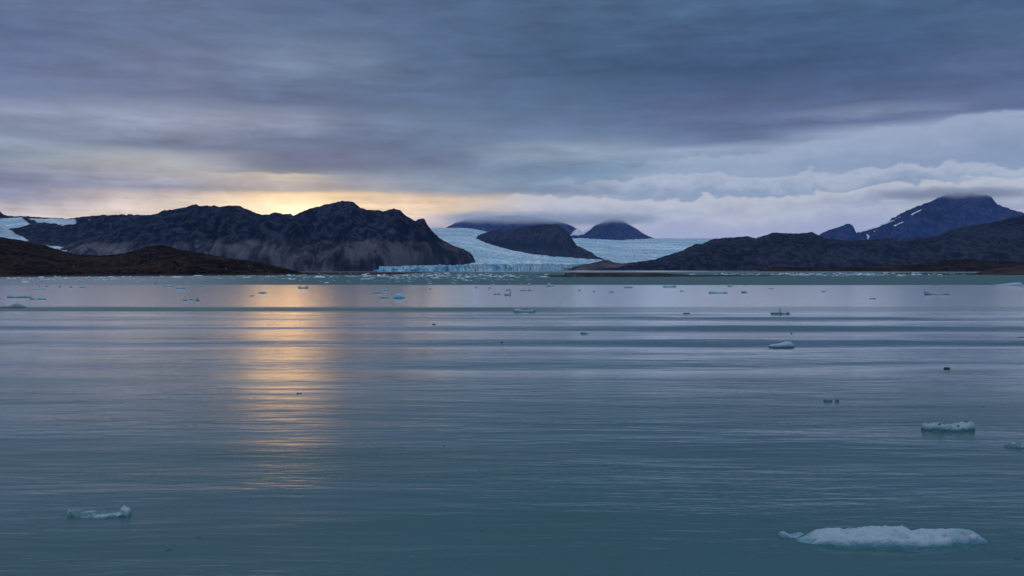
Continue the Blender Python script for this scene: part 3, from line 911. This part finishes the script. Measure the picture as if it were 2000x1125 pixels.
SHAPES = {
    'slab': [(0, .25), (.08, .7), (.3, 1), (.6, .85), (.85, .8), (.95, .6), (1, .2)],
    'dome': [(0, .1), (.12, .4), (.3, .85), (.5, 1), (.7, .85), (.9, .4), (1, .1)],
    'twin': [(0, .3), (.1, .9), (.25, 1), (.4, .5), (.6, .4), (.8, .75), (.9, .8), (1, .2)],
    'fin': [(0, .2), (.1, .45), (.45, .3), (.7, .3), (.78, .5), (.84, 1), (.93, .9), (1, .1)],
    'spike': [(0, .1), (.08, .35), (.2, .3), (.42, .3), (.46, 1), (.50, .9), (.54, .25), (.75, .15), (.82, .45), (.9, .4), (1, .1)],
    'wedge': [(0, .9), (.12, .95), (.28, .5), (.4, .2), (.6, .2), (.75, .55), (.88, .5), (1, .1)],
}


def floe(px0, px1, ytop, ybase, shape, mk, label, group=None, cat='ice floe', name='ice_floe', depth=0.5, nx=40, nr=12, rough=0.14, seed=None, dents=()):
    """an ice floe whose near waterline lies at photo row ybase"""
    pc = (px0 + px1) / 2
    X, Y = at(pc, ybase)
    L = (px1 - px0) / F * Y
    Ht = (ybase - ytop) / F * Y
    D = max(min(L * depth, 0.12 * Y, 0.75 * Ht * Y / CAMH), 0.12)
    Y2 = Y + D * 0.45
    X2 = float(slopes(pc, ybase)[0] * Y2)
    # the far side of a flat floe already lifts it in the picture
    H = max(Ht - D * 0.45 * CAMH / Y, 0.3 * Ht)
    if mk == 'k': H *= 0.6
    pf = SHAPES[shape] if isinstance(shape, str) else shape
    sd = seed if seed is not None else (px0 * 0.37 + ytop * 0.11) % 50
    co, f = floe_geo(L, D, H, pf, sd, nx, nr, rough, dents)
    o = mesh(name, [tuple(c) for c in co], f, MATS[mk])
    o.location = (X2, Y2, 0)
    if nx == 120: o['height'] = H
    tag(o, label, cat, group)
    return o


big = floe(1549, 1931, 1031, 1070,
           [(0, .12), (.03, .22), (.08, .30), (.12, .62), (.17, .80), (.24, .86), (.30, .84), (.40, .93), (.50, 1.0), (.57, .97), (.62, .80), (.66, .66),
            (.70, .74), (.76, .70), (.82, .80), (.88, .74), (.93, .74), (.96, .50), (.985, .22), (1, .08)], 'w',
           'largest white ice floe, long and lumpy, in the bottom right water', depth=0.30, nx=220, nr=48, rough=0.12, seed=4.2,
            dents=[(0.06, -0.45, 0.13, 0.22, 0.75), (0.55, -0.4, 0.06, 0.2, 0.7), (-0.4, -0.5, 0.10, 0.2, 0.4), (0.28, 0.2, 0.05, 0.4, 0.5), (0.78, -0.3, 0.05, 0.3, 0.45)])
floe(1519, 1571, 1038, 1051, 'twin', 'w', 'small two-lobed white ice fragment at the left tip of the largest floe', depth=0.5, nx=60, nr=18)
hollow_floe = floe(132, 257, 992, 1012, [(0, .35), (.04, .7), (.10, .75), (.17, .66), (.22, .42), (.45, .38), (.72, .42), (.79, .45), (.84, .5), (.90, .5), (.96, .45), (1, .3)], 't',
     'greenish hollow floe with a white block at its right end, lower left water', depth=0.40, nx=120, nr=24, seed=9.1)
ridged_floe = floe(1799, 1904, 824, 843, [(0, .35), (.06, .8), (.15, .7), (.35, .85), (.45, .55), (.6, .7), (.78, .8), (.92, 1), (.97, .8), (1, .3)], 't',
     'pale green ridged ice floe with dark debris above the largest floe', depth=0.42, nx=120, nr=24, seed=2.3)
floe(1961, 2040, 865, 876, 'slab', 't', 'flat teal floe cut off by the right edge of the picture', depth=0.5, nx=80, nr=20)
floe(1500, 1553, 667, 677, [(0, .1), (.15, .35), (.35, .45), (.55, .7), (.65, 1), (.8, .9), (.92, .6), (1, .1)], 'w',
     'rounded pale teal berg with humped right side among the wake waves', depth=0.5, nx=60, nr=18)
floe(1505, 1543, 602, 613, 'spike', 't', 'thin spiky ice remnant with a tall needle right of the middle', depth=0.3, nx=70)
floe(1002, 1046, 603, 610, 'twin', 't', 'low two-humped grey floe just below the calm band, middle of the water', depth=0.4)
floe(767, 791, 573, 583, 'dome', 'b', 'bright blue domed berg in the calm band left of the middle', depth=0.6, nx=50, nr=18, rough=0.06)
floe(741, 761, 578.5, 582.5, 'dome', 't', 'flat teal floe touching the left side of the blue domed berg')
floe(729, 748, 569.5, 573, 'slab', 't', 'dark teal sliver of ice above left of the blue domed berg')
floe(749, 761, 565, 568, 'slab', 'b', 'small pale blue chip of ice above the blue domed berg')
floe(985, 998, 567, 577, 'fin', 't', 'dark little berg with an upright fin near the middle of the calm band', depth=0.4, rough=0.05)
floe(964, 970, 572.5, 575, 'slab', 'k', 'tiny dark ice scrap left of a finned little berg')
floe(971, 978, 572, 575, 'dome', 'k', 'small dark ice lump next to the finned little berg')
floe(1384, 1421, 568, 573, [(0, .5), (.1, 1), (.2, .9), (.35, .5), (.6, .45), (.8, .7), (1, .3)], 'b', 'long thin blue-green floe right of the gravel spit, humped left end')
floe(1448, 1459, 568, 572, 'slab', 't', 'short teal block of ice to the right of a long thin blue-green floe')
floe(1805, 1855, 567.5, 576, 'wedge', 't', 'teal double-wedge floe with a tall left end in the right calm water', depth=0.3)
floe(1939, 1997, 552, 558.5, [(0, .3), (.2, .5), (.4, .5), (.6, .8), (.8, 1), (.95, .9), (1, .3)], 'w', 'long white floe at the right on the edge of the teal water', depth=0.4)
floe(1993, 2030, 557, 561, 'slab', 'w', 'pale floe half outside the right edge under the long white one')
floe(0, 51, 593, 601.5, [(0, .3), (.15, .5), (.4, .5), (.52, .8), (.65, 1), (.8, .7), (.92, .4), (1, .1)], 'd', 'dirty grey-black humped floe at the left edge', depth=0.4, nx=60)
floe(13, 62, 576.5, 581.5, [(0, .4), (.1, 1), (.25, .9), (.35, .5), (.5, .8), (.75, .8), (1, .4)], 't', 'long low dark teal floe in the calm water at far left', depth=0.3)
floe(58, 68, 582, 585, 'slab', 't', 'short dark teal chip under the right end of the long left floe')
floe(72, 90, 581.5, 585, 'slab', 'b', 'pale topped flat floe right of a short dark chip at far left')
floe(63, 88, 564.2, 566, 'slab', 'b', 'hair-thin blue strip of ice at far left of the calm band')
floe(76, 79, 557, 560, 'dome', 't', 'tiny upright ice knob at the far left of the calm band')
floe(88, 95, 556.5, 560, 'dome', 'b', 'small square blue ice lump at the far left of the calm band')
floe(114, 120, 558, 561, 'dome', 't', 'tiny teal ice lump, first of a pair left of the golden water')
floe(136, 142, 558, 561, 'dome', 't', 'tiny teal ice lump, second of a pair left of the golden water')
floe(155, 168, 559, 562, 'slab', 'b', 'pale blue thin floe after a pair of tiny lumps, left water')
floe(582, 602, 558.5, 563.5, [(0, .7), (.15, .9), (.35, .5), (.6, .5), (.85, .9), (1, .6)], 't', 'saddle-shaped teal floe inside the golden reflection')
floe(503, 522, 569.5, 573, 'dome', 't', 'dark lens-shaped floe inside the golden reflection')
floe(487, 496, 576, 578.5, 'slab', 'k', 'tiny brown scrap floating inside the golden reflection')
floe(357, 367, 584, 587, 'slab', 't', 'dark teal chip, left one of three beside the golden water')
floe(371, 378, 582, 586, 'twin', 'b', 'smallest middle chip of three beside the golden water')
floe(382, 390, 581, 587.5, 'dome', 't', 'upright dark chip, right one of three beside the golden water')
floe(301, 308, 550, 553.5, 'dome', 't', 'lone dark teal lump near the left brown hill shore')
floe(324, 338, 557, 560, 'slab', 'b', 'thin pale blue floe left of a larger pale pair, left water')
floe(344, 361, 558.5, 564, 'twin', 'b', 'pale blue lumpy floe in two humps, left calm water')
floe(390, 399, 556.5, 559.5, 'slab', 'b', 'small pale blue block right of the two-humped pale floe')
floe(1016, 1027, 564, 568, 'fin', 't', 'small teal floe with a central knob, right of the finned berg')
floe(1031, 1037, 563.5, 567.5, 'fin', 't', 'tiny slanted ice knob right of the central-knob floe')
floe(1067, 1083, 553, 559.5, [(0, .2), (.15, .5), (.3, 1), (.42, .9), (.5, .5), (.9, .5), (1, .2)], 'w', 'white floe with a turret below the tip of the gravel spit')
floe(1030, 1037, 553, 557.5, 'dome', 'w', 'round white lump at the edge of the teal band, left of the turreted floe')
floe(958, 967, 552.5, 557, 'fin', 'w', 'white hooked fragment at the edge of the teal band near the middle')
floe(1294, 1321, 556, 561, [(0, .3), (.2, 1), (.28, .5), (.6, .6), (.9, .8), (1, .3)], 'b', 'long pale floe with a left peak under the gravel spit')
floe(1421, 1430, 556, 560, 'dome', 'b', 'small pale blue lump on the calm band edge right of the gravel spit')
floe(1218, 1236, 559.5, 562, 'slab', 't', 'thin teal blade of ice under the gravel spit')
floe(1328, 1336, 566, 569, 'twin', 'k', 'dark two-knobbed scrap under the long pale floe')
floe(1502, 1511, 562.5, 564.5, 'slab', 'k', 'thin dark scrap right of the short teal block')
floe(1604, 1612, 568, 570.5, 'slab', 'k', 'dark scrap in the right calm water, left of the double-wedge floe')
floe(1703, 1711, 581, 584, 'dome', 'k', 'small dark peaked scrap, alone in the right calm water')
floe(1608, 1626, 779.5, 784, 'slab', 'd', 'left of two small dirty lumps floating side by side at right')
floe(1630, 1640, 779.5, 784, 'dome', 'd', 'right of two small dirty lumps floating side by side at right')
floe(1843, 1856, 715.5, 719, 'slab', 'k', 'dark flat scrap adrift upper right of the two dirty lumps')
floe(579, 589, 764.5, 769, 'twin', 'k', 'dark scrap alone within the lower golden streak')
floe(323, 338, 1071, 1076, 'slab', 'k', 'dark flat scrap nearest the bottom edge at left')
floe(382, 393, 1046.5, 1051, 'slab', 'k', 'dark tilted scrap right of the greenish hollow floe')
floe(1334, 1348, 609.5, 612.5, 'slab', 'k', 'thin dark blade of ice left of the spiky remnant')
floe(1985, 2010, 655, 662, 'slab', 'k', 'brown dark sliver at the right edge among the wake waves')
floe(1133, 1149, 649, 652, 'slab', 't', 'thin teal blade between the wake waves, middle')
floe(1978, 1996, 1088, 1093, 'slab', 'k', 'dark strip of ice at the bottom right corner')


def chunk(parent, name, x, y, z, L, D, H, mk, seed, shape='dome'):
    co, f = floe_geo(L, D, H, SHAPES[shape], seed, 16, 9, 0.2)
    c = mesh(name, [tuple(q) for q in co], f, MATS[mk], parent)
    c.location = (x, y, z)
    return c


for (fx, dy_, sz) in [(-0.18, -0.15, 0.34), (-0.08, 0.2, 0.22), (0.36, 0.1, 0.26), (0.12, -0.3, 0.18)]:
    chunk(ridged_floe, 'debris', fx * ridged_floe.dimensions.x, dy_ * ridged_floe.dimensions.y, ridged_floe['height'] * (0.66 if fx < 0.2 else 0.9), sz * 1.5, sz * 0.8, sz * 0.6, 'k', 3 + sz * 20)
hl = hollow_floe.dimensions.x
chunk(hollow_floe, 'ice_block', 0.405 * hl, 0.0, 0.03, 0.17 * hl, 0.55, hollow_floe['height'] * 1.12, 'w', 5.5, 'slab')
chunk(hollow_floe, 'ice_block', -0.43 * hl, -0.1, 0.03, 0.12 * hl, 0.45, hollow_floe['height'] * 0.72, 'w', 8.5, 'twin')
M_ledge, _t, _o = new_mat('drowned_ice')
principled(_t, _o, (0.045, 0.15, 0.165), 0.12, None, 0.5)


def ledge(parent, nx, nr, reach):
    """the pale foot of the floe that lies awash at the waterline"""
    m = nr + 2
    v = np.array([q.co for q in parent.data.vertices]).reshape(nx, m, 3)
    xs = np.linspace(0, 6, nx)
    near = v[:, 0, :2].copy(); far = v[:, nr - 1, :2].copy()
    wv = np.sin(np.linspace(0, math.pi, nx)) ** 0.5
    near[:, 1] -= reach * wv * (0.75 + 0.8 * fbm(xs * 1.7, xs * 0 + 3, 3)); far[:, 1] += reach * 0.2
    c_ = near[:, 0].mean()
    near[:, 0] = c_ + (near[:, 0] - c_) * 1.012; far[:, 0] = c_ + (far[:, 0] - c_) * 1.012
    co = []
    for z in (0.012, -0.12):
        co += [(x, y, z) for x, y in near] + [(x, y, z) for x, y in far]
    f = []
    for i in range(nx - 1):
        a, b, c, d = i, i + 1, nx + i + 1, nx + i
        f += [(a, b, c, d), (2 * nx + a, 2 * nx + d, 2 * nx + c, 2 * nx + b), (a, 2 * nx + a, 2 * nx + b, b), (d, c, 2 * nx + c, 2 * nx + d)]
    f += [(0, nx, 3 * nx, 2 * nx), (nx - 1, 3 * nx - 1, 4 * nx - 1, 2 * nx - 1)]
    return mesh('waterline_ledge', co, f, M_ledge, parent, smooth=False)


ledge(big, 220, 48, 0.45)
ledge(hollow_floe, 120, 24, 0.22)
ledge(ridged_floe, 120, 24, 0.35)
for o_ in (ridged_floe, hollow_floe):
    del o_['height']


def ground(td, px, py):
    X, Y, Z = td['X'], td['Y'], td['Z']
    a, b = pix(X, Y, Z)
    q = np.maximum.accumulate((Z - CAMH) / Y, axis=0)
    bad = (Z - CAMH) / Y < q - 0.0004
    e = (a - px) ** 2 + (b - py) ** 2 + bad * 1e6
    i = np.unravel_index(np.argmin(e), e.shape)
    return X[i], Y[i], Z[i]


def boulder(px, py, size, mat, label, td, seed, name='boulder', cat='boulder'):
    x, y, z = ground(td, px, py)
    co, f = floe_geo(size, size * 0.8, size * 0.7, SHAPES['dome'], seed, 12, 8, 0.3)
    o = mesh(name, [tuple(c) for c in co], f, mat)
    o.location = (x, y, z)
    tag(o, label, cat)


M_stone = rock_mat('pale_stone', (0.22, 0.21, 0.20), (0.30, 0.29, 0.28), (0.32, 0.30, 0.29), 6, bump=0.3)
boulder(144, 508, 2.6, M_stone, 'pale round boulder halfway up the brown left hill', left_hill_d, 1.5)
boulder(116, 529, 2.0, M_stone, 'small pale boulder low on the brown left hill near the water', left_hill_d, 2.5)
boulder(441, 525, 1.7, M_stone, 'pale boulder at the foot of the left hill below its right slope', left_hill_d, 3.5)
boulder(487, 521, 1.6, M_stone, 'small pale stone on the falling right end of the left hill', left_hill_d, 4.5)
boulder(1124, 539.5, 1.6, M_white, 'white ice lump stranded on the tip of the gravel spit', spit_c_d, 5.5, 'stranded_ice', 'ice lump')
boulder(1105, 535, 2.6, M_gravel, 'dark boulder standing at the left end of the gravel spit', spit_c_d, 6.5)
boulder(1912, 535, 4.5, M_gravel, 'black boulder at the tip of the rubble spit on the right', spit_r_d, 7.5)

# tiny dark scraps scattered over the open water: nothing tells them apart
for i, (x, y, wd) in enumerate([(847, 633, 8), (842, 667, 5), (835, 667, 4), (980, 668, 8), (1164, 660, 5), (1605, 744, 4), (1922, 794, 5), (1700, 583, 5), (737, 890, 6), (868, 870, 6),
                                (601, 987, 4), (628, 989, 4), (416, 1011, 5), (691, 970, 4), (1137, 955, 5), (940, 1037, 6), (1357, 1038, 5), (1945, 1003, 4),
                                (1923, 975, 4), (1691, 985, 4), (315, 1012, 5), (352, 1000, 4), (141, 1096, 6), (395, 1069, 5), (460, 999, 4), (1546, 650, 4), (930, 561, 5), (1192, 570, 5), (1197, 570, 4),
                                (1160, 569, 4), (1132, 567, 4), (995, 566, 5), (990, 566, 4), (956, 562, 5), (840, 564, 5)]):
    floe(x - wd / 2, x + wd / 2, y - max(2, wd * 0.35), y + 1, 'dome', 'k', 'tiny dark scrap of ice on the open water', 'tiny dark scraps on the open water', nx=12, nr=7)

# brash ice under the glacier and along the far shore: small pale floes
rng = random.Random(11)
protos = []
for i in range(12):
    sh = ['slab', 'dome', 'twin', 'fin', 'wedge'][i % 5]
    co, f = floe_geo(1.0, 0.45 + 0.3 * rng.random(), 0.09 + 0.08 * rng.random(), SHAPES[sh], 3.3 * i + 1, 14, 8, 0.2)
    me = bpy.data.meshes.new('brash_floe')
    me.from_pydata([tuple(c) for c in co], [], f)
    me.polygons.foreach_set('use_smooth', [True] * len(me.polygons))
    me.materials.append([M_brash, M_brash, M_blue, M_brash][i % 4])
    protos.append(me)


def brash_spot():
    r = rng.random()
    if r < 0.50:
        px = rng.triangular(540, 1100, 900); py = rng.choice([rng.triangular(532, 543, 539), rng.triangular(536, 556, 541)])
    elif r < 0.80:
        px = rng.triangular(1330, 1960, 1620); py = rng.triangular(532.5, 540, 536.5)
    else:
        px = rng.uniform(-20, 600); py = 541 - px / 120 + abs(rng.gauss(0, 5))
        if py < 537: py = 537.5
    return px, py


spots = [brash_spot() for _ in range(900)]
sized = []
for px, py in spots:
    if 1085 < px < 1500 and py < 541.5 and py > 538.3: continue
    X, Y = at(px, py)
    wpx = min(24, 3.2 + rng.expovariate(1 / 3.2))
    sized.append((wpx, X, Y))
sized.sort(reverse=True)
rest = []
for i, (wpx, X, Y) in enumerate(sized):
    L = wpx / F * Y
    if i < 285:
        o = bpy.data.objects.new('brash_floe', protos[rng.randrange(12)])
        o.location = (X, Y, 0); o.scale = (L, L, L * rng.uniform(0.6, 1.4))
        o.rotation_euler = (0, 0, rng.uniform(-0.5, 0.5))
        COL.objects.link(o)
        tag(o, 'small pale floe of the brash ice drifting off the far shores', 'ice floe', 'brash ice floes off the far shores')
    else:
        rest.append((L, X, Y))
co_all, f_all, base = [], [], 0
for (L, X, Y) in rest:
    me = protos[rng.randrange(12)]
    c = np.array([v.co for v in me.vertices]) * L + np.array([X, Y, 0])
    co_all.append(c)
    f_all += [tuple(base + k for k in p.vertices) for p in me.polygons]
    base += len(c)
br = mesh('brash_ice', [tuple(c) for c in np.concatenate(co_all)], f_all, M_brash)
tag(br, 'belt of countless tiny ice bits floating off the glacier front', 'brash ice', kind='stuff')

# ------------------------------------------------------------------ air
HX, HY0, HY1, HT = 9500, -900, 13900, 1150


def haze():
    v = [(x, y, z) for z in (-12.5, HT) for y in (HY0, HY1) for x in (-HX, HX)]
    f = [(0, 2, 3, 1), (4, 5, 7, 6), (0, 1, 5, 4), (2, 6, 7, 3), (0, 4, 6, 2), (1, 3, 7, 5)]
    m, t, out = new_mat('air')
    p = t.new('ShaderNodeVolumePrincipled')
    p.inputs['Color'].default_value = (0.36, 0.56, 1.0, 1)
    p.inputs['Density'].default_value = 1.35e-5
    t.l.new(p.outputs[0], out.inputs['Volume'])
    m.cycles.homogeneous_volume = True
    o = mesh('haze', v, f, m, smooth=False)
    tag(o, kind='stuff')


haze()


# ------------------------------------------------------------------ low cloud resting on the far mountains
def cloud(name, pxr, yr, zr, base, topz, dens, seed, label):
    """a bank of cloud with a soft ragged base (metres), thinning out to its sides"""
    xa = (pxr[0] - 1000) / F * yr[1] if pxr[0] < 1000 else (pxr[0] - 1000) / F * yr[0]
    xb = (pxr[1] - 1000) / F * yr[1]
    v = [(x, y, z) for z in zr for y in yr for x in (xa, xb)]
    f = [(0, 2, 3, 1), (4, 5, 7, 6), (0, 1, 5, 4), (2, 6, 7, 3), (0, 4, 6, 2), (1, 3, 7, 5)]
    m, t, out = new_mat('cloud_vapour')
    pos = t.new('ShaderNodeNewGeometry').outputs['Position']
    x, y, z = t.sep(pos)
    n = t.noise(t.comb(t.math('MULTIPLY', x, 0.6), t.math('MULTIPLY', y, 0.5), t.math('ADD', z, seed)), 0.0045, 5, 0.6, 0.4)
    zz = t.math('ADD', z, t.math('MULTIPLY', t.math('SUBTRACT', n, 0.5), 200))
    d = t.math('MULTIPLY', t.step(zz, base[0], base[1]), t.step(zz, topz[1], topz[0]))
    sx = (xb - xa)
    d = t.math('MULTIPLY', d, t.step(x, xa, xa + 0.18 * sx))
    d = t.math('MULTIPLY', d, t.step(x, xb, xb - 0.18 * sx))
    d = t.math('MULTIPLY', d, t.step(y, yr[0], yr[0] + 350))
    p = t.new('ShaderNodeVolumePrincipled')
    p.inputs['Color'].default_value = (0.999, 0.997, 0.998, 1)
    t.put(p.inputs['Density'], t.math('MULTIPLY', d, dens))
    t.l.new(p.outputs[0], out.inputs['Volume'])
    m.cycles.volume_step_rate = 0.25
    o = mesh(name, v, f, m, smooth=False)
    tag(o, label, 'cloud', kind='stuff')
    return o


cloud('cloud', (850, 1290), (10800, 12300), (490, 780), (560, 655), (650, 740), 0.0026, 0, 'soft grey cloud bank covering the tops of the far violet-blue mountains')
cloud('cloud', (1745, 1975), (10600, 11650), (780, 1040), (868, 960), (960, 1025), 0.0034, 300, 'white cloud cap grazing the summit of the tall right mountain')
